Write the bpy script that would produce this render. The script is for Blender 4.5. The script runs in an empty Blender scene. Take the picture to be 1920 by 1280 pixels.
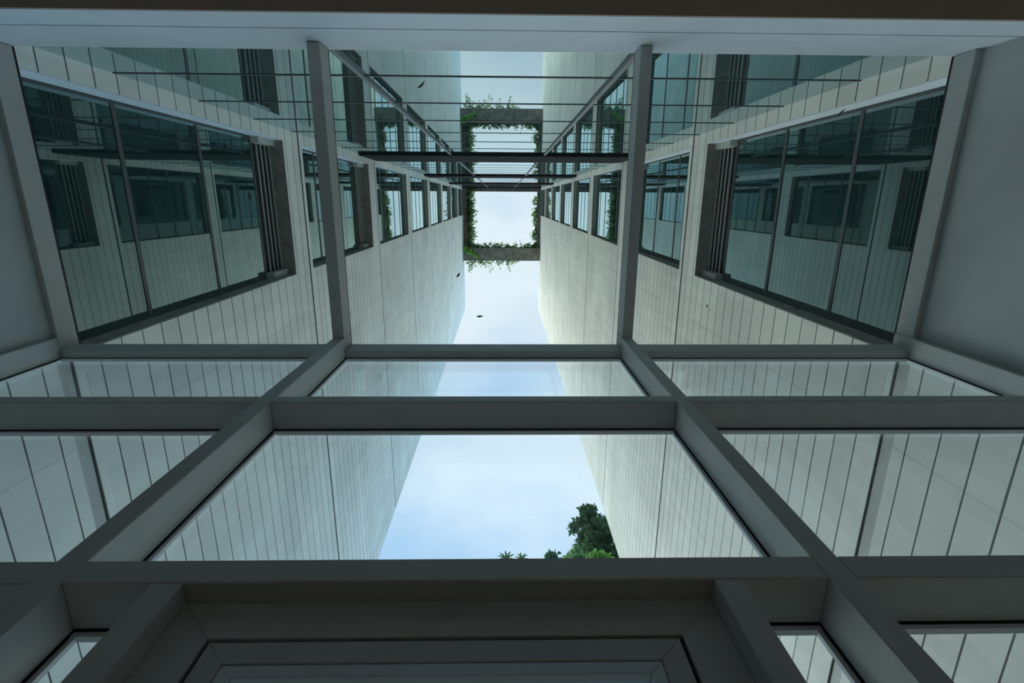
import bpy, bmesh, math, random
from mathutils import Matrix, Vector
random.seed(7)
H0 = 1.2                      # camera height above the floor; all coordinates below are relative to the eye
C = bpy.context.scene.collection
S = bpy.context.scene

# ------------------------------------------------------------------ camera
def make_camera():
    f, cx, cy = 960., 960., 640.
    def ray(u, v): return Vector(((u-cx)/f, -(v-cy)/f, -1.))
    z = ray(943, 376).normalized()
    x = Vector((1, -0.0058, 0)); x = (x - x.dot(z)*z).normalized()
    y = z.cross(x)
    m = Matrix((x, y, z)).to_4x4()
    m.translation = (0, 0, H0)
    cd = bpy.data.cameras.new('camera'); cd.lens = 18; cd.sensor_width = 36; cd.clip_start = 0.02; cd.clip_end = 600
    co = bpy.data.objects.new('camera', cd); C.objects.link(co); co.matrix_world = m
    S.camera = co
make_camera()
S.view_settings.view_transform = 'Standard'; S.view_settings.look = 'None'
S.view_settings.gamma = 1.0; S.view_settings.exposure = 0.32; S.view_settings.use_curve_mapping = False

# ------------------------------------------------------------------ sky
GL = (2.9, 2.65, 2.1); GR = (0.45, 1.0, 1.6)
def make_world():
    w = bpy.data.worlds.new('sky'); S.world = w; w.use_nodes = True
    n = w.node_tree; n.nodes.clear(); L = n.links.new
    tc = n.nodes.new('ShaderNodeTexCoord')
    mp = n.nodes.new('ShaderNodeMapping'); mp.inputs['Scale'].default_value = (1.0, 1.6, 1.0); mp.inputs['Location'].default_value = (0.35, 0.1, 0.2)
    no = n.nodes.new('ShaderNodeTexNoise'); no.inputs['Scale'].default_value = 2.6; no.inputs['Detail'].default_value = 7; no.inputs['Roughness'].default_value = 0.5
    sp = n.nodes.new('ShaderNodeSeparateXYZ')
    # overcast is thinner (bluer) low in front and behind, whiter overhead
    mr = n.nodes.new('ShaderNodeMapRange'); mr.inputs[1].default_value = 0.55; mr.inputs[2].default_value = 1.0; mr.inputs[3].default_value = -0.12; mr.inputs[4].default_value = 0.22
    ad = n.nodes.new('ShaderNodeMath'); ad.operation = 'ADD'
    cr = n.nodes.new('ShaderNodeValToRGB')
    cr.color_ramp.elements[0].position = 0.40; cr.color_ramp.elements[0].color = (0.42, 0.58, 0.76, 1)
    cr.color_ramp.elements[1].position = 0.72; cr.color_ramp.elements[1].color = (0.73, 0.79, 0.85, 1)
    bg = n.nodes.new('ShaderNodeBackground'); bg.inputs[1].default_value = 1.0
    out = n.nodes.new('ShaderNodeOutputWorld')
    L(tc.outputs['Generated'], mp.inputs[0]); L(mp.outputs[0], no.inputs['Vector'])
    L(tc.outputs['Generated'], sp.inputs[0]); L(sp.outputs[2], mr.inputs[0])
    L(no.outputs[0], ad.inputs[0]); L(mr.outputs[0], ad.inputs[1]); L(ad.outputs[0], cr.inputs[0])
    # glow added low in front, out of view, to light the walls: warm-white left, bluer right
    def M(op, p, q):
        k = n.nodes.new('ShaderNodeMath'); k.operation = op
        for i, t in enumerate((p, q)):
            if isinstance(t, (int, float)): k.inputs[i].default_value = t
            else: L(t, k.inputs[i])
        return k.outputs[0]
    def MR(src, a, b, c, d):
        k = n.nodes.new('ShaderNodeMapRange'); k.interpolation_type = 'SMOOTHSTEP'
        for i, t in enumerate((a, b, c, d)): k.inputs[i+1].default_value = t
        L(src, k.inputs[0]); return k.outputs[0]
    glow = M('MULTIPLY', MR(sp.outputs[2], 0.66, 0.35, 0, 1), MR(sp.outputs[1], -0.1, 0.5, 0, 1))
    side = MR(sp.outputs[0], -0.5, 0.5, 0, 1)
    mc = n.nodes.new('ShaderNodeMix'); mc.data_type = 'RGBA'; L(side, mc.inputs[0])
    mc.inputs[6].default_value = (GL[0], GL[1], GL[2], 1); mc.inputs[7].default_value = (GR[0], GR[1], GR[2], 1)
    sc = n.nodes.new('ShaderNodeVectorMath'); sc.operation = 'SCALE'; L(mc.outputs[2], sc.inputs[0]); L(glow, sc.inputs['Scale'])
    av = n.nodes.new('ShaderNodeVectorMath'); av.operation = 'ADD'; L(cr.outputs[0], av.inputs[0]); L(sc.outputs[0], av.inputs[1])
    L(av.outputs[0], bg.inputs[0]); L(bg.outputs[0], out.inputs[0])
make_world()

# ------------------------------------------------------------------ materials
def mat(name, col, rough=0.6, noise=0.0, nscale=4.0, metallic=0.0, spec=0.5, bump=0.0, streak=False, thin=0.0):
    m = bpy.data.materials.new(name); m.use_nodes = True; n = m.node_tree; b = n.nodes['Principled BSDF']; L = n.links.new
    b.inputs['Base Color'].default_value = (*col, 1); b.inputs['Roughness'].default_value = rough
    b.inputs['Metallic'].default_value = metallic; b.inputs['Specular IOR Level'].default_value = spec
    if noise:
        tc = n.nodes.new('ShaderNodeNewGeometry'); no = n.nodes.new('ShaderNodeTexNoise')
        mp = n.nodes.new('ShaderNodeMapping')
        if streak: mp.inputs['Scale'].default_value = (1, 1, 0.12)
        L(tc.outputs['Position'], mp.inputs[0]); L(mp.outputs[0], no.inputs['Vector'])
        no.inputs['Scale'].default_value = nscale; no.inputs['Detail'].default_value = 6
        mr = n.nodes.new('ShaderNodeMapRange'); mr.inputs[1].default_value = 0.3; mr.inputs[2].default_value = 0.7
        mr.inputs[3].default_value = 1-noise; mr.inputs[4].default_value = 1+noise*0.6
        mx = n.nodes.new('ShaderNodeVectorMath'); mx.operation = 'SCALE'; mx.inputs[0].default_value = col
        L(no.outputs[0], mr.inputs[0]); L(mr.outputs[0], mx.inputs['Scale']); L(mx.outputs[0], b.inputs['Base Color'])
        if bump:
            bp = n.nodes.new('ShaderNodeBump'); bp.inputs['Strength'].default_value = bump; bp.inputs['Distance'].default_value = 0.01
            n2 = n.nodes.new('ShaderNodeTexNoise'); n2.inputs['Scale'].default_value = 60
            L(tc.outputs['Position'], n2.inputs['Vector']); L(n2.outputs[0], bp.inputs['Height']); L(bp.outputs[0], b.inputs['Normal'])
    if thin:    # leaf blades let light through
        out = n.nodes['Material Output']; tl = n.nodes.new('ShaderNodeBsdfTranslucent'); ms = n.nodes.new('ShaderNodeMixShader')
        tl.inputs[0].default_value = (min(1, col[0]*1.6), min(1, col[1]*1.8), col[2], 1); ms.inputs[0].default_value = thin
        L(b.outputs[0], ms.inputs[1]); L(tl.outputs[0], ms.inputs[2]); L(ms.outputs[0], out.inputs[0])
    return m

STOREY = 5.29; S0 = 3.97; PL = STOREY/19
def plank_mat():
    """board-marked concrete: courses of STOREY/19, thin dark joints, stains"""
    m = bpy.data.materials.new('board_marked_concrete'); m.use_nodes = True; n = m.node_tree; b = n.nodes['Principled BSDF']; L = n.links.new
    b.inputs['Roughness'].default_value = 0.85; b.inputs['Specular IOR Level'].default_value = 0.25
    g = n.nodes.new('ShaderNodeNewGeometry'); sp = n.nodes.new('ShaderNodeSeparateXYZ'); L(g.outputs['Position'], sp.inputs[0])
    def M(op, a, bb=None, c=None):
        q = n.nodes.new('ShaderNodeMath'); q.operation = op
        for i, t in enumerate((a, bb, c)):
            if t is None: continue
            if isinstance(t, (int, float)): q.inputs[i].default_value = t
            else: L(t, q.inputs[i])
        return q.outputs[0]
    zz = M('DIVIDE', M('SUBTRACT', sp.outputs[2], S0+H0), PL)
    fr = M('FRACT', M('ADD', zz, 200))
    idx = M('FLOOR', zz)
    wn = n.nodes.new('ShaderNodeTexWhiteNoise'); wn.noise_dimensions = '1D'; L(idx, wn.inputs['W'])
    # joint darkness varies along its run
    ns = n.nodes.new('ShaderNodeTexNoise'); ns.inputs['Scale'].default_value = 1.3; ns.inputs['Detail'].default_value = 3; L(g.outputs['Position'], ns.inputs['Vector'])
    wid = M('MULTIPLY_ADD', ns.outputs[0], 0.055, 0.026)
    line = M('LESS_THAN', fr, wid)
    # faint vertical joints every 3.6 m
    fy = M('FRACT', M('DIVIDE', M('SUBTRACT', sp.outputs[1], 1.95-36), 3.6)); vl = M('LESS_THAN', fy, 0.005)
    line2 = M('MAXIMUM', M('MULTIPLY', line, 0.84), M('MULTIPLY', vl, 0.13))
    # large stains and fine streaks
    n1 = n.nodes.new('ShaderNodeTexNoise'); n1.inputs['Scale'].default_value = 0.55; n1.inputs['Detail'].default_value = 8; n1.inputs['Roughness'].default_value = 0.62; L(g.outputs['Position'], n1.inputs['Vector'])
    mp = n.nodes.new('ShaderNodeMapping'); mp.inputs['Scale'].default_value = (1, 4.0, 0.35); L(g.outputs['Position'], mp.inputs[0])
    n2 = n.nodes.new('ShaderNodeTexNoise'); n2.inputs['Scale'].default_value = 1.6; n2.inputs['Detail'].default_value = 6; L(mp.outputs[0], n2.inputs['Vector'])
    v = M('MULTIPLY_ADD', M('SUBTRACT', n1.outputs[0], 0.5), 0.55, 1.0)
    v = M('ADD', v, M('MULTIPLY', M('SUBTRACT', n2.outputs[0], 0.5), 0.28))
    v = M('ADD', v, M('MULTIPLY', M('SUBTRACT', wn.outputs[0], 0.5), 0.10))
    v = M('MULTIPLY', v, M('SUBTRACT', 1.0, line2))
    mx = n.nodes.new('ShaderNodeVectorMath'); mx.operation = 'SCALE'; mx.inputs[0].default_value = (0.86, 0.855, 0.79)
    L(v, mx.inputs['Scale']); L(mx.outputs[0], b.inputs['Base Color'])
    bp = n.nodes.new('ShaderNodeBump'); bp.inputs['Strength'].default_value = 0.6; bp.inputs['Distance'].default_value = 0.015; bp.invert = True
    L(line, bp.inputs['Height']); L(bp.outputs[0], b.inputs['Normal'])
    return m

def dark_glass(name, col, refl, lo, hi, power=3.0, wavy=0.0):
    """solar glass in front of an unlit room: dark body, mirror-like surface growing towards grazing"""
    m = bpy.data.materials.new(name); m.use_nodes = True; n = m.node_tree; n.nodes.clear(); L = n.links.new
    out = n.nodes.new('ShaderNodeOutputMaterial'); mix = n.nodes.new('ShaderNodeMixShader')
    d = n.nodes.new('ShaderNodeBsdfDiffuse'); d.inputs[0].default_value = (*col, 1)
    gl = n.nodes.new('ShaderNodeBsdfGlossy'); gl.inputs[0].default_value = (*refl, 1); gl.inputs['Roughness'].default_value = 0.012
    lw = n.nodes.new('ShaderNodeLayerWeight'); lw.inputs[0].default_value = 0.5
    p = n.nodes.new('ShaderNodeMath'); p.operation = 'POWER'; p.inputs[1].default_value = power
    a = n.nodes.new('ShaderNodeMath'); a.operation = 'MULTIPLY_ADD'; a.inputs[1].default_value = hi-lo; a.inputs[2].default_value = lo
    L(lw.outputs['Facing'], p.inputs[0]); L(p.outputs[0], a.inputs[0]); L(a.outputs[0], mix.inputs[0])
    L(d.outputs[0], mix.inputs[1]); L(gl.outputs[0], mix.inputs[2]); L(mix.outputs[0], out.inputs[0])
    if wavy:
        g = n.nodes.new('ShaderNodeNewGeometry'); no = n.nodes.new('ShaderNodeTexNoise'); no.inputs['Scale'].default_value = 0.8; no.inputs['Detail'].default_value = 1
        bp = n.nodes.new('ShaderNodeBump'); bp.inputs['Strength'].default_value = wavy; bp.inputs['Distance'].default_value = 0.02
        L(g.outputs['Position'], no.inputs['Vector']); L(no.outputs[0], bp.inputs['Height']); L(bp.outputs[0], gl.inputs['Normal'])
    return m

def clear_glass(name, tint, lo=0.03, hi=0.9, dirt=0.05):
    m = bpy.data.materials.new(name); m.use_nodes = True; n = m.node_tree; n.nodes.clear(); L = n.links.new
    out = n.nodes.new('ShaderNodeOutputMaterial'); mix = n.nodes.new('ShaderNodeMixShader'); mix2 = n.nodes.new('ShaderNodeMixShader')
    t = n.nodes.new('ShaderNodeBsdfTransparent'); t.inputs[0].default_value = (*tint, 1)
    gl = n.nodes.new('ShaderNodeBsdfGlossy'); gl.inputs['Roughness'].default_value = 0.0; gl.inputs[0].default_value = (0.9, 0.97, 1, 1)
    lw = n.nodes.new('ShaderNodeLayerWeight'); p = n.nodes.new('ShaderNodeMath'); p.operation = 'POWER'; p.inputs[1].default_value = 5
    a = n.nodes.new('ShaderNodeMath'); a.operation = 'MULTIPLY_ADD'; a.inputs[1].default_value = hi-lo; a.inputs[2].default_value = lo
    L(lw.outputs['Facing'], p.inputs[0]); L(p.outputs[0], a.inputs[0]); L(a.outputs[0], mix.inputs[0])
    L(t.outputs[0], mix.inputs[1]); L(gl.outputs[0], mix.inputs[2])
    # clusters of small dried rain spots
    g = n.nodes.new('ShaderNodeNewGeometry'); vo = n.nodes.new('ShaderNodeTexVoronoi'); vo.inputs['Scale'].default_value = 42
    no = n.nodes.new('ShaderNodeTexNoise'); no.inputs['Scale'].default_value = 2.4; no.inputs['Detail'].default_value = 4
    L(g.outputs['Position'], vo.inputs['Vector']); L(g.outputs['Position'], no.inputs['Vector'])
    m1 = n.nodes.new('ShaderNodeMath'); m1.operation = 'LESS_THAN'; m1.inputs[1].default_value = 0.16; L(vo.outputs['Distance'], m1.inputs[0])
    m2 = n.nodes.new('ShaderNodeMapRange'); m2.inputs[1].default_value = 0.60; m2.inputs[2].default_value = 0.70; m2.inputs[4].default_value = dirt*6; L(no.outputs[0], m2.inputs[0])
    m3 = n.nodes.new('ShaderNodeMath'); m3.operation = 'MULTIPLY_ADD'; L(m1.outputs[0], m3.inputs[0]); L(m2.outputs[0], m3.inputs[1]); m3.inputs[2].default_value = dirt*0.25
    df = n.nodes.new('ShaderNodeBsdfDiffuse'); df.inputs[0].default_value = (0.45, 0.47, 0.45, 1)
    L(m3.outputs[0], mix2.inputs[0]); L(mix.outputs[0], mix2.inputs[1]); L(df.outputs[0], mix2.inputs[2]); L(mix2.outputs[0], out.inputs[0])
    return m

CONC = plank_mat()
CORE = mat('wing_concrete_side', (0.58, 0.58, 0.54), 0.9, 0.15, 1.5)
GROOVE = mat('shaded_grimy_joint', (0.035, 0.035, 0.035), 0.9)  # near-flush fill; shade and grime of the storey joints put into its colour
REVEAL = mat('shaded_window_reveal', (0.30, 0.29, 0.25), 0.85, 0.25, 6)
PAINT = mat('grey_powder_coated_steel', (0.50, 0.51, 0.495), 0.5, 0.05, 9, spec=0.4, bump=0.08)
LINTEL = mat('white_painted_steel_lintel', (0.62, 0.70, 0.77), 0.55, 0.05, 3)
BEAD = mat('pale_aluminium_bead', (0.80, 0.83, 0.85), 0.4)
BLACK = mat('black_rubber_gasket', (0.008, 0.008, 0.01), 0.7)
FRAME = mat('dark_anodised_aluminium', (0.075, 0.085, 0.085), 0.45)
LOUV = mat('grey_louvre_aluminium', (0.50, 0.52, 0.48), 0.5)
BEAM = mat('weathered_dark_steel_beam', (0.022, 0.024, 0.024), 0.9, 0.5, 5, spec=0.1)
TUBE = mat('dull_galvanised_tube', (0.17, 0.19, 0.20), 0.45, metallic=0.5)
PLASTER = mat('grey_plaster', (0.46, 0.485, 0.485), 0.9, 0.1, 1.6, bump=0.05)
CEIL = mat('brown_soffit', (0.40, 0.31, 0.25), 0.9, 0.05, 2)
FLOOR = mat('brown_stone_floor', (0.34, 0.20, 0.10), 0.6, 0.2, 3)
GROUND = mat('grey_paving', (0.17, 0.18, 0.17), 0.9, 0.2, 2)
PLANTER = mat('stained_concrete_planter', (0.20, 0.19, 0.17), 0.9, 0.45, 3)
LEAFM = mat('green_leaf', (0.20, 0.31, 0.17), 0.6, 0.55, 3, thin=0.5)
LEAFT = mat('dark_tree_leaf', (0.055, 0.12, 0.055), 0.6, 0.5, 1.5, thin=0.35)
LEAFP = mat('pale_green_leaf', (0.20, 0.36, 0.10), 0.6, 0.4, 2, thin=0.4)
BARK = mat('bark', (0.10, 0.08, 0.06), 0.9, 0.3, 4)
DEAD = mat('dead_leaf_brown', (0.035, 0.025, 0.02), 0.8)
WGLASS = dark_glass('teal_window_glass', (0.010, 0.030, 0.030), (0.72, 0.95, 0.95), 0.20, 1.0, 2.6)
FGLASS = dark_glass('teal_facade_glass', (0.03, 0.07, 0.075), (0.70, 0.84, 0.87), 0.25, 1.0, 1.6, wavy=0.012)
RGLASS = clear_glass('roof_glass', (0.93, 0.965, 0.965), 0.015, 0.9, 0.03)
SGLASS = clear_glass('screen_glass', (0.90, 0.97, 1.0), 0.015, 0.9, 0.02)

# ------------------------------------------------------------------ helpers
class MB:
    def __init__(s): s.v = []; s.f = []
    def box(s, x0, x1, y0, y1, z0, z1):
        b = len(s.v)
        s.v += [(x, y, z) for z in (z0, z1) for y in (y0, y1) for x in (x0, x1)]
        s.f += [tuple(b+i for i in q) for q in ((0,2,3,1),(4,5,7,6),(0,1,5,4),(2,6,7,3),(0,4,6,2),(1,3,7,5))]
        return s
    def prism(s, pts, axis, a, c):
        """pts 2-D outline in the plane normal to axis, extruded from a to c"""
        b = len(s.v); k = len(pts)
        for t in (a, c):
            for p in pts:
                s.v.append({'x': (t, p[0], p[1]), 'y': (p[0], t, p[1]), 'z': (p[0], p[1], t)}[axis])
        s.f.append(tuple(range(b, b+k))); s.f.append(tuple(range(b+2*k-1, b+k-1, -1)))
        for i in range(k): s.f.append((b+i, b+(i+1) % k, b+k+(i+1) % k, b+k+i))
        return s
    def tube(s, p, q, r0, r1=None, n=8):
        r1 = r0 if r1 is None else r1
        p = Vector(p); q = Vector(q); d = (q-p).normalized(); a = d.orthogonal().normalized(); c = d.cross(a); b = len(s.v)
        for P_, r in ((p, r0), (q, r1)):
            for i in range(n):
                t = 2*math.pi*i/n; s.v.append(tuple(P_+a*(r*math.cos(t))+c*(r*math.sin(t))))
        for i in range(n): s.f.append((b+i, b+(i+1) % n, b+n+(i+1) % n, b+n+i))
        s.f.append(tuple(range(b+n-1, b-1, -1))); s.f.append(tuple(range(b+n, b+2*n)))
        return s
    def leaf(s, c, size, rnd=random, drop=0.0):
        d = Vector((rnd.uniform(-1, 1), rnd.uniform(-1, 1), rnd.uniform(-1, 1)-drop)).normalized()
        a = d.orthogonal().normalized(); a = Matrix.Rotation(rnd.uniform(0, 6.28), 3, d) @ a; nn = d.cross(a)
        c = Vector(c); w = size*rnd.uniform(.28, .42); l = size*rnd.uniform(.7, 1.2); b = len(s.v)
        for q in (c, c+d*l*.45+a*w+nn*w*.3, c+d*l, c+d*l*.45-a*w+nn*w*.3, c+d*l*.5): s.v.append(tuple(q))
        s.f += [(b, b+1, b+4), (b+1, b+2, b+4), (b+2, b+3, b+4), (b+3, b, b+4)]
        return s
    def build(s, name, m, parent=None, bevel=0.0, origin=None):
        if origin is None:
            if parent is not None: origin = (0, 0, 0)
            else:
                xs = [p[0] for p in s.v]; ys = [p[1] for p in s.v]; zs = [p[2] for p in s.v]
                origin = ((min(xs)+max(xs))/2, (min(ys)+max(ys))/2, min(zs))
        me = bpy.data.meshes.new(name)
        if parent is None:
            me.from_pydata([(p[0]-origin[0], p[1]-origin[1], p[2]-origin[2]) for p in s.v], [], s.f)
        else:
            k = parent['_w'] ; me.from_pydata([(p[0]-k[0], p[1]-k[1], p[2]-k[2]) for p in s.v], [], s.f)
        bm = bmesh.new(); bm.from_mesh(me)
        if len(s.f) < 4000: bmesh.ops.recalc_face_normals(bm, faces=bm.faces)
        if bevel:
            bmesh.ops.bevel(bm, geom=[e for e in bm.edges], offset=bevel, segments=1, affect='EDGES')
        bm.to_mesh(me); bm.free()
        me.materials.append(m)
        o = bpy.data.objects.new(name, me); C.objects.link(o)
        if parent is None: o.location = (origin[0], origin[1], origin[2]+H0); o['_w'] = list(origin)
        else: o.parent = parent; o['_w'] = list(parent['_w'])
        return o
def tag(o, label=None, cat=None, group=None, kind=None):
    if label: o['label'] = label
    if cat: o['category'] = cat
    if group: o['group'] = group
    if kind: o['kind'] = kind
    return o
def thing(name, loc, label, cat, group=None):
    o = bpy.data.objects.new(name, None); C.objects.link(o); o.location = (loc[0], loc[1], loc[2]+H0); o['_w'] = list(loc)
    o.empty_display_size = 0.2
    return tag(o, label, cat, group)
def struct(name, mb, m, label=None):
    o = mb.build(name, m); tag(o, label, None, None, 'structure'); return o

GZ = -H0                        # floor level
# ------------------------------------------------------------------ room shell
struct('floor', MB().box(-3.44, 3.24, -5.2, 1.2, GZ-0.15, GZ), FLOOR, 'brown stone floor of the glazed lobby')
struct('ceiling', MB().box(-3.44, 3.24, -5.2, -1.325, 3.205, 3.40).box(-3.44, 3.24, -5.2, -0.99, 3.19, 3.2045), CEIL, 'dark brown soffit above the back of the lobby')
struct('wall_left', MB().box(-3.44, -3.345, -5.2, 1.19, GZ, 3.735), PLASTER, 'plain grey plaster side wall on the left')
struct('wall_right', MB().box(3.18, 3.24, -5.2, 1.19, GZ, 3.735), PLASTER, 'plain grey plaster side wall on the right')
struct('wall_back', MB().box(-3.44, 3.24, -5.4, -5.2, GZ, 3.40), PLASTER, 'grey plaster wall at the back of the lobby')
lt = thing('lintel_beam', (0, -1.15, 3.205), 'wide pale blue-grey lintel beam with one long joint along the top of the view', 'beam')
MB().box(-3.44, 3.24, -1.32, -0.988, 3.205, 3.466).build('lower_fascia', LINTEL, lt)
MB().box(-3.44, 3.24, -1.32, -0.988, 3.478, 3.925).build('upper_fascia', LINTEL, lt)
MB().box(-3.44, 3.24, -1.31, -0.998, 3.466, 3.478).build('joint_strip', BLACK, lt)

# ------------------------------------------------------------------ glass roof
XL0, XL1, XR0, XR1 = -1.275, -1.19, 0.905, 0.982
roof = thing('glass_roof', (0, 0, 3.73), 'flat glass lobby roof of three panes on grey steel rafters', 'glass roof')
for x0, x1, lab in ((-3.345, -3.305, 'slim edge rafter along the left plaster wall'), (XL0, XL1, None), (XR0, XR1, None), (3.135, 3.18, 'slim edge rafter along the right plaster wall')):
    r = MB().box(x0, x1, -0.985, 1.0 if -3 < x0 < 3 else 1.10, 3.73, 3.905).build('rafter', PAINT, roof, 0.003)
    if lab: r['label'] = lab
    gx0, gx1 = x0-0.003, x1+0.003
    MB().box(x0+0.002, x1-0.002, -0.985, 1.15, 3.905, 3.925).build('glazing_gasket', BLACK, r)
eaves = []
for x0, x1 in ((-3.31, XL0), (XL1, XR0), (XR1, 3.13)):
    MB().box(x0, x1, 1.098, 1.158, 3.722, 3.915).build('eave_beam', PAINT, roof, 0.004)
for x0, x1 in ((-3.43, XL0+0.04), (XL0+0.045, XR0+0.035), (XR0+0.04, 3.235)):
    MB().box(x0, x1, -0.986, 1.19, 3.927, 3.937).build('glass_pane', RGLASS, roof)

# ------------------------------------------------------------------ front glazed screen
scr = thing('glazed_screen', (0, 1.08, GZ), 'tall grey steel framed glass screen with slanting mullions across the lower half', 'glazed wall')
for x0, x1, lab in ((-3.42, -3.31, 'edge post against the left plaster wall'), (XL0, XL1, None), (XR0, XR1, None), (3.125, 3.235, 'edge post against the right plaster wall')):
    o = MB().box(x0, x1, 1.0, 1.157, GZ, 3.904 if lab else 3.905).build('mullion', PAINT, scr, 0.004)
    if lab: o['label'] = lab
bays = ((-3.31, XL0), (XL1, XR0), (XR1, 3.125))
for x0, x1 in bays:
    MB().box(x0, x1, 1.0, 1.153, 2.464, 2.545).build('transom', PAINT, scr, 0.004)
    MB().box(x0, x1, 1.0, 1.153, 1.177, 1.268).build('transom', PAINT, scr, 0.004)
    MB().box(x0, x1, 1.0, 1.15, GZ, GZ+0.09).build('sill', PAINT, scr, 0.004) if x0 != XL1 else None
JL, JR = (-0.95, -0.865), (0.582, 0.66)
for a, b in (JL, JR):
    MB().box(a, b, 1.0, 1.15, GZ, 1.177).build('door_jamb', PAINT, scr, 0.004)
def pane(x0, x1, z0, z1):
    g = MB().box(x0-0.01, x1+0.01, 1.178, 1.186, z0-0.01, z1+0.01).build('glass_pane', SGLASS, scr)
    w, k = 0.018, 0.001
    f = MB()
    f.box(x0+k, x1-k, 1.158, 1.177, z1-k-w, z1-k).box(x0+k, x1-k, 1.158, 1.177, z0+k, z0+k+w)
    f.box(x0+k, x0+k+w, 1.162, 1.177, z0+k+w, z1-k-w).box(x1-k-w, x1-k, 1.162, 1.177, z0+k+w, z1-k-w)
    f.build('glazing_bead', BEAD, g)
    f = MB(); e = 0.012
    f.box(x0-0.01, x1+0.01, 1.1535, 1.1575, z1-e+0.008, z1+0.01).box(x0-0.01, x1+0.01, 1.1535, 1.1575, z0-0.01, z0+e-0.008)
    f.box(x0-0.01, x0+e-0.008, 1.1575, 1.162, z0, z1).box(x1-e+0.008, x1+0.01, 1.1575, 1.162, z0, z1)
    f.build('gasket', BLACK, g)
for x0, x1 in bays:
    pane(x0, x1, 2.545, 3.722); pane(x0, x1, 1.268, 2.464)
pane(-3.31, XL0, GZ+0.09, 1.177); pane(XR1, 3.125, GZ+0.09, 1.177)
pane(XL1, JL[0], GZ+0.02, 1.177); pane(JR[1], XR0, GZ+0.02, 1.177)

# door
def ring(mb, x0, x1, z0, z1, w, y0, y1):
    """mitred three-sided frame (two stiles and a head)"""
    mb.prism([(x0, z0), (x0+w, z0), (x0+w, z1-w), (x0, z1)], 'y', y0, y1)
    mb.prism([(x1, z0), (x1, z1), (x1-w, z1-w), (x1-w, z0)], 'y', y0, y1)
    mb.prism([(x0, z1), (x0+w, z1-w), (x1-w, z1-w), (x1, z1)], 'y', y0, y1)
    return mb
door = thing('glazed_door', (-0.14, 1.09, GZ), 'grey metal framed door head seen from below at the bottom of the view', 'door')
ring(MB(), -0.865, 0.582, GZ, 1.177, 0.122, 1.065, 1.15).build('door_frame', PAINT, door, 0.002)
ring(MB(), -0.745, 0.462, GZ, 1.058, 0.014, 1.08, 1.14).build('seal', BLACK, door)
leaf_ = ring(MB(), -0.731, 0.448, GZ+0.01, 1.044, 0.062, 1.065, 1.13).build('door_leaf', PAINT, door, 0.002)
ring(MB(), -0.668, 0.385, GZ+0.01, 0.981, 0.034, 1.068, 1.127).build('inner_bead', LINTEL, leaf_, 0.002)
MB().box(-0.64, 0.36, 1.09, 1.10, GZ+0.12, 0.955).build('door_glass', SGLASS, leaf_)
MB().box(-0.668, 0.385, 1.066, 1.13, GZ+0.01, GZ+0.12).build('bottom_rail', PAINT, leaf_)
hb = MB().tube((0.30, 1.03, -0.35), (0.30, 1.03, 0.25), 0.014, n=12)
hb.tube((0.30, 1.03, -0.30), (0.40, 1.068, -0.30), 0.008).tube((0.30, 1.03, 0.20), (0.40, 1.068, 0.20), 0.008)
hb.build('pull_handle', TUBE, leaf_)

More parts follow.
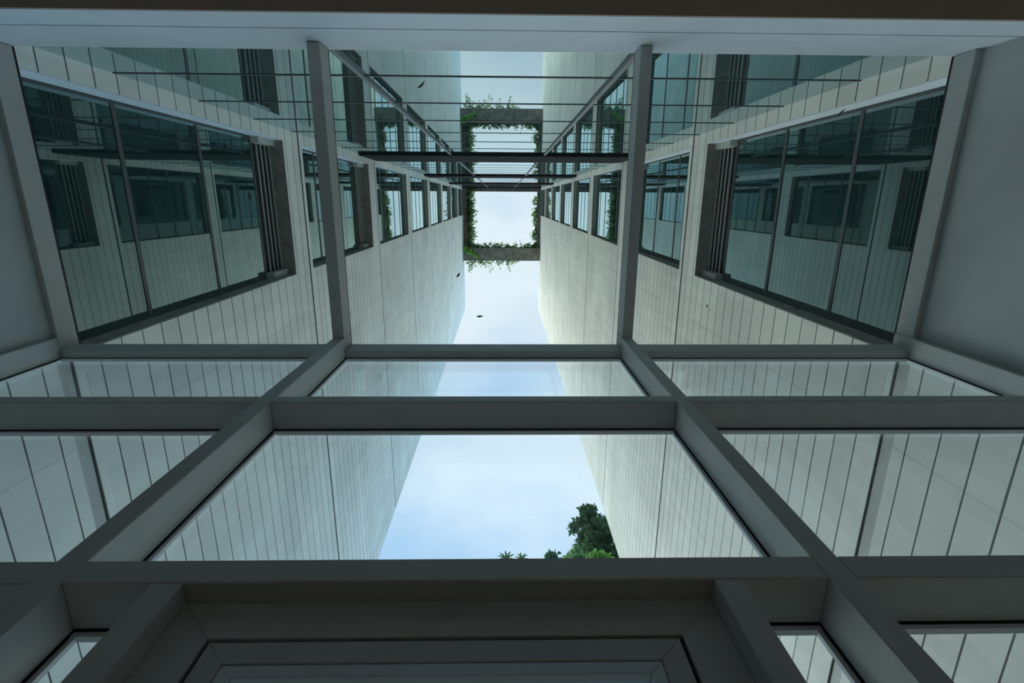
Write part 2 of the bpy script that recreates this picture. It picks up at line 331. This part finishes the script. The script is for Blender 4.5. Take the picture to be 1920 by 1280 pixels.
# ------------------------------------------------------------------ concrete wings on both sides of the light well
YF, YB, TOP = 9.58, -1.07, 46.3
def wing(side, xw, label):
    s = side
    root = thing('building_wing', (xw, 4.0, GZ), label, 'building')
    def X(a, b): return (xw+s*a, xw+s*b) if s > 0 else (xw+s*b, xw+s*a)
    # outer mass behind the cladding and the set-back strips that show in the storey joints
    core = MB(); x0, x1 = X(0.34, 5.5)
    core.box(x0, x1, YB, YF-0.03, GZ, TOP)
    core.build('concrete_core', CORE, root)
    jt = MB(); a, b = X(0.007, 0.34)
    for k in range(-1, 9):
        s_ = S0+k*STOREY
        jt.box(a, b, YB, YF-0.02, max(GZ, s_-(0.033 if k else 0.004)), s_+(0.033 if k else 0.008))
    jt.build('storey_joint', GROOVE, root)
    a, b = X(0.014, 0.34); MB().box(a, b, YB, YF-0.02, S0-0.19, S0-0.005).build('set_back_band', CORE, root)
    y0, y1 = -0.90, 1.21
    for k in range(-1, 8):
        zb = S0+k*STOREY; zt = zb+STOREY
        g = 0.032 if k > 0 else 0.005
        lo = GZ if k == -1 else zb+g
        hi = zt-0.032 if k != -1 else zt-0.14
        if k == 7: hi = TOP
        w0, w1 = zb+(0.15 if k else 0.03), zb+4.65
        p = MB(); a, b = X(0.0, 0.34)
        if k == -1:
            p.box(a, b, YB, YF, lo, hi)
        else:
            p.box(a, b, YB, y0, lo, hi).box(a, b, y1, YF, lo, hi).box(a, b, y0, y1, zb+4.65, hi).box(a, b, y0, y1, lo, w0)
        p.build('wall_panel', CONC, root)
        if k == -1: continue
        w0, w1 = zb+(0.15 if k else 0.03), zb+4.65
        lou = k < 2; D = 0.0 if lou else -0.125
        fr = MB(); a, b = X(0.238+D, 0.27+D); t = 0.035
        marks = ([1.20, 2.57, 3.93] if k else [1.32, 2.69, 4.05]) if lou else [0.9, 1.8, 2.7, 3.6]
        fr.box(a, b, y0, y0+t, w0, w1).box(a, b, y1-t, y1, w0, w1).box(a, b, y0+t, y1-t, w0, w0+t).box(a, b, y0+t, y1-t, w1-t, w1)
        for q in marks: fr.box(a, b, y0+t, y1-t, w0+q-0.028, w0+q+0.028)
        f = fr.build('window', FRAME, root)
        top = zb+4.10 if lou else w1-0.02
        a, b = X(0.245+D, 0.255+D); MB().box(a, b, y0+0.01, y1-0.01, w0+0.01, top).build('pane', WGLASS, f)
        if lou:
            a, b = X(0.30, 0.335); MB().box(a, b, y0+0.01, y1-0.01, top, w1-0.01).build('louvre_backing', BLACK, f)
            sl = MB(); sx = 0.20
            for i in range(4):
                zc = top+0.10+i*0.142; a, b = X(0.212, 0.232)
                sl.prism([(a, zc-0.010), (b, zc-0.010), (b, zc+0.010), (a, zc+0.010)], 'y', y0+0.10, y1-0.10)
            sl.build('louvre', LOUV, f)
            a, b = X(0.12, 0.25)
            MB().box(a, b, y0+0.002, y0+0.10, top-0.02, w1-0.002).build('louvre_end_panel', LOUV, f)
            MB().box(a, b, y1-0.10, y1-0.002, top-0.02, w1-0.002).build('louvre_end_panel', LOUV, f)
        # lining of the recess: shade painted into soffit and outer jamb, light into the inner jamb
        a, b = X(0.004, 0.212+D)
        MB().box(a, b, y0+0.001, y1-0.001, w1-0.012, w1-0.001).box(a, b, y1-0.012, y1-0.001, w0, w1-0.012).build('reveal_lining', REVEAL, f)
        MB().box(a, b, y0+0.001, y0+0.012, w0, w1-0.012).build('lit_reveal', LINTEL, f)
    # roof coping
    a, b = X(0.02, 5.55)
    MB().box(a, b, YB, YF+0.02, TOP, TOP+0.12).build('roof_coping', CORE, root)
    return root
wing(-1, -3.45, 'tall board-marked concrete wing with a column of recessed windows, left of the sky gap')
wing(1, 3.25, 'tall board-marked concrete wing with a column of recessed windows, right of the sky gap')

# ------------------------------------------------------------------ glazed facade at the back of the light well
fac = thing('glass_facade', (0, -1.3, 3.95), 'teal mirror-like glass facade with thin transoms between the two concrete wings, above the lintel', 'facade')
x0, x1 = -3.45, 3.25
PER = 2*STOREY
BT = [14.9+PER*i for i in range(-1, 4)]
MB().box(x0+0.01, x1-0.01, -6.0, -1.34, 3.45, TOP+0.3).build('facade_core', CORE, fac)
for i in range(4):
    za = BT[i]+0.03 if i else 3.94; zb = BT[i+1]-1.55 if i < 4 else TOP
    for a, b in ((x0, -1.255), (-1.24, 0.985), (1.0, x1)):
        MB().box(a, b, -1.09, -1.07, za, zb+1.5).build('glass_panel', FGLASS, fac)
MB().box(x0, x1, -1.34, -1.10, 3.94, TOP).build('spandrel_backing', BLACK, fac)
for i in range(4):
    zt = BT[i+1]
    bm_ = MB().box(x0+0.004, x1-0.004, -1.068, -1.02, zt-1.9, zt)
    bm_.build('floor_beam', BEAM, fac, 0.01)
    for j in range(1, 8):
        z = zt-1.9-PER+PER*j/8.0+ (0 if j else 0)
        if z < 4.5 or z > zt-1.95: continue
        MB().box(x0, x1, -1.10, -1.064, z-0.014, z+0.014).build('transom', FRAME, fac)
for x in (-1.2475, 0.9925):
    o = MB().box(x-0.022, x+0.022, -1.10, -1.045, 3.94, TOP-0.3); o.build('facade_mullion', TUBE, fac)

# ------------------------------------------------------------------ planter ring at roof level
pl = thing('rooftop_planter', (0, 2, 44.6), 'concrete planter trough framing the square of sky at roof level', 'planter')
MB().box(-3.44, 3.24, 4.0, 5.05, 44.9, 46.4).build('front_trough', PLANTER, pl)
MB().box(-3.44, -3.12, -1.06, 4.0, 45.7, 46.4).build('side_trough', PLANTER, pl)
MB().box(2.98, 3.24, -1.06, 4.0, 45.7, 46.4).build('side_trough', PLANTER, pl)
MB().box(-3.44, 3.24, -1.06, -0.75, 45.8, 46.4).build('back_trough', PLANTER, pl)

def vines(name, label, segs, n, spread, rnd, length=(0.3, 1.2), size=0.2, m=None):
    """stems that spill over an edge, each carrying leaves"""
    root = thing(name, segs[0][0], label, 'plant', 'plants spilling over the roof planters')
    st = MB(); lf = MB()
    for i in range(n):
        (p, q, out) = rnd.choice(segs); t = rnd.random()
        c = Vector(p).lerp(Vector(q), t); o = Vector(out)
        dens = 0.5+0.5*math.sin(t*17+i*0.02)
        L_ = rnd.uniform(*length)*dens
        e = c+o*(spread*rnd.uniform(.2, 1)*(0.35+dens))+Vector((rnd.uniform(-.2, .2), rnd.uniform(-.2, .2), -L_))
        mid = c.lerp(e, .5)+o*0.15*spread+Vector((0, 0, .15))
        st.tube(c, mid, .012, n=4).tube(mid, e, .010, .005, n=4)
        for j in range(7):
            u = j/6; b = c.lerp(mid, u*2) if u < .5 else mid.lerp(e, u*2-1)
            lf.leaf(b+Vector([rnd.uniform(-.08, .08) for _ in range(3)]), size*rnd.uniform(.6, 1.3), rnd, .5)
    st.build('stem', BARK, root); lf.build('foliage', m or LEAFM, root)
    return root
R1 = random.Random(3)
vines('trailing_plant', 'dense green plants spilling over the left edge of the sky square', [((-3.1, -0.9, 46.2), (-3.1, 4.0, 46.2), (1, 0, 0))], 420, 0.6, R1, (0.3, 1.4))
vines('trailing_plant', 'sparse green tufts growing along the right edge of the sky square', [((2.98, -0.3, 46.1), (2.98, 4.0, 46.1), (-1, 0, 0))], 90, 0.42, R1, (0.2, 0.9))
vines('trailing_plant', 'low row of small plants on the inner edge of the front planter', [((-3.0, 4.0, 45.9), (2.9, 4.0, 45.9), (0, -1, 0))], 110, 0.35, R1, (0.1, 0.5))
vines('trailing_plant', 'loose vines trailing from the outer lower edge of the front planter', [((-3.2, 5.05, 45.6), (1.3, 5.05, 45.6), (0, 1, 0))], 60, 0.75, R1, (0.2, 0.9), 0.2)
vines('trailing_plant', 'bright green clump hanging at the left corner of the front planter', [((-3.3, 4.05, 44.95), (-2.2, 4.6, 44.95), (0, -.2, -1))], 45, 0.3, R1, (0.1, 0.4), 0.24, LEAFP)

# ------------------------------------------------------------------ outside ground and trees
struct('terrain', MB().box(-60, 60, 1.21, 120, GZ-0.3, GZ-0.02), GROUND, 'paved ground outside the glazed screen')
DF = {8: 1.33, 11: 0.86, 14: 1.65}     # farther and nearer trees
def tree(label, base, top, blobs, n, size, m, seed, name='tree'):
    rnd = random.Random(seed)
    root = thing(name, base, label, 'tree', 'trees beyond the right-hand wing')
    tr = MB(); b = Vector(base); t = Vector(top)
    F = DF.get(seed, 1.0); b = Vector((b.x*F, b.y*F, b.z)); t = t*F; blobs = [(Vector(c)*F, r*F) for c, r in blobs]; size *= F; root.location = (b.x, b.y, b.z+H0); root['_w'] = list(b)
    k = b.lerp(t, .5)+Vector((rnd.uniform(-.3, .3), rnd.uniform(-.3, .3), 0))
    tr.tube(b, k, .32, .22, 10).tube(k, t, .22, .07, 8)
    for c, r in blobs: tr.tube(b.lerp(t, .62 if c[2] < t[2]-2 else .8), c, .08, .03, 6)
    tr.build('trunk', BARK, root)
    sub = []
    for c, r in blobs:
        sub.append((c, r*.45))
        for i in range(8):
            d = Vector((rnd.gauss(0, 1), rnd.gauss(0, 1), rnd.gauss(0, 1))).normalized()*r*rnd.uniform(.55, .95); sub.append((c+d, r*rnd.uniform(.2, .36)))
    blobs = sub
    lf = MB(); tot = sum(r**2 for _, r in blobs)
    for c, r in blobs:
        for i in range(int(n*r*r/tot)):
            # leaves gathered in rosettes near the surface of each crown lobe
            d = Vector((rnd.gauss(0, 1), rnd.gauss(0, 1), rnd.gauss(0, 1))).normalized()*r*rnd.uniform(.55, 1.0)
            q = Vector(c)+Vector((d.x, d.y, d.z))
            for j in range(5): lf.leaf(q+Vector([rnd.uniform(-.06, .06) for _ in range(3)]), size*rnd.uniform(.7, 1.3), rnd)
    lf.build('foliage', m, root)
    return root
def P(u, v, y): return None
tree('tall dark lobed tree crown beside the right wing at the bottom of the sky', (4.1, 13.6, GZ), (3.9, 13.2, 18.0),
     [((3.75, 13.0, 19.2), .50), ((3.30, 13.0, 18.75), .34), ((4.1, 13.2, 18.6), .5), ((3.8, 13.0, 18.1), .45), ((3.35, 13.0, 17.55), .42), ((3.95, 13.0, 17.3), .75), ((4.4, 13.2, 16.6), .8), ((3.7, 13.2, 16.4), .5), ((3.0, 13.1, 18.45), .2)], 1500, 0.19, LEAFT, 5)
tree('small mid-green tree just left of the tall dark tree', (2.8, 14.0, GZ), (2.75, 13.4, 16.2),
     [((2.75, 13.2, 16.65), .42), ((3.0, 13.2, 16.2), .5), ((2.45, 13.2, 16.15), .35)], 380, 0.2, LEAFM, 8)
tree('bright yellow-green bush crown at the foot of the tall dark tree', (3.35, 12.7, GZ), (3.35, 12.7, 15.5),
     [((3.35, 12.6, 15.65), .40), ((3.0, 12.6, 15.35), .35), ((3.75, 12.6, 15.4), .35)], 340, 0.2, LEAFP, 11)
tree('thin open tree crown over the door head, between the palms and small tree', (2.0, 13.6, GZ), (1.95, 13.3, 16.0),
     [((1.95, 13.1, 16.5), .30), ((1.6, 13.1, 16.2), .28), ((2.2, 13.1, 16.25), .28), ((1.25, 13.1, 16.05), .22)], 190, 0.17, LEAFT, 14)
def palm(label, base, top, seed):
    rnd = random.Random(seed); root = thing('palm_tree', base, label, 'palm tree', 'palms beyond the door lintel')
    MB().tube(base, top, .16, .10, 10).build('trunk', BARK, root)
    f = MB(); t = Vector(top)
    for i in range(11):
        a = i*2*math.pi/11+rnd.uniform(-.2, .2); d = Vector((math.cos(a), math.sin(a), 0)); pr = None
        for j in range(6):
            u = j/5; c = t+d*(.36*u)+Vector((0, 0, .28*u-.26*u*u)); w = .032*math.sin(math.pi*(.12+.85*u))+.004; side = Vector((-d.y, d.x, 0))*w
            b = len(f.v); f.v += [tuple(c-side-Vector((0, 0, w*.6))), tuple(c), tuple(c+side-Vector((0, 0, w*.6)))]
            if pr is not None: f.f += [(pr, pr+1, b+1, b), (pr+1, pr+2, b+2, b+1)]
            pr = b
    f.build('frond', LEAFT, root)
palm('leftmost tiny palm crown poking above the door lintel', (0.14, 13, GZ), (0.14, 13, 16.42), 2)
palm('tiny palm crown poking above the door lintel, right of another palm', (0.90, 16.2, GZ), (0.90, 16.2, 20.45), 6)

# ------------------------------------------------------------------ litter lying on the glass roof
def dead_leaf(x, y, rot, ln, w, label):
    m = MB(); b = []
    n = 7
    for i in range(n):
        u = i/(n-1); hw = w*math.sin(math.pi*min(1, u*1.02))**.8*(1-.35*u)+.0006; cz = .004+.010*math.sin(u*3.1)
        cx = ln*(u-.5); cyy = .10*ln*math.sin(u*3)
        for k in (-1, 0, 1): m.v.append((cx, cyy+hw*k, cz+.004*abs(k)))
    for i in range(n-1):
        for k in (0, 1):
            a = i*3+k; m.f.append((a, a+1, a+4, a+3))
    me = MB(); c, s = math.cos(rot), math.sin(rot)
    me.v = [(x+p[0]*c-p[1]*s, y+p[0]*s+p[1]*c, 3.9375+p[2]) for p in m.v]; me.f = m.f
    o = me.build('fallen_leaf', DEAD); tag(o, label, 'dead leaf', 'dead leaves on the glass roof')
    md = o.modifiers.new('thickness', 'SOLIDIFY'); md.thickness = .0015
dead_leaf(-0.181, 0.877, -0.1, .055, .009, 'small dark dead leaf on the glass roof against the open sky, nearest the eave')
dead_leaf(-0.346, 0.553, -1.0, .045, .008, 'small dark dead leaf on the glass roof at the left wing edge of the sky')
dead_leaf(-0.576, -0.784, -.75, .075, .008, 'thin dark twig-like leaf on the glass roof near the lintel, left of centre')
dead_leaf(1.618, 0.794, 1.3, .035, .005, 'curled tiny dead leaf on the glass roof over the right concrete wall')
dead_leaf(2.345, 0.81, 1.8, .06, .006, 'thin dead leaf on the glass roof over the lowest right window')
dead_leaf(2.44, -0.62, 2.2, .07, .006, 'forked dead leaf on the glass roof near the lintel, far right')
dead_leaf(-1.86, -0.02, 1.5, .06, .005, 'thin dead leaf on the glass roof over the lowest left window')

for o in bpy.data.objects:
    if '_w' in o: del o['_w']
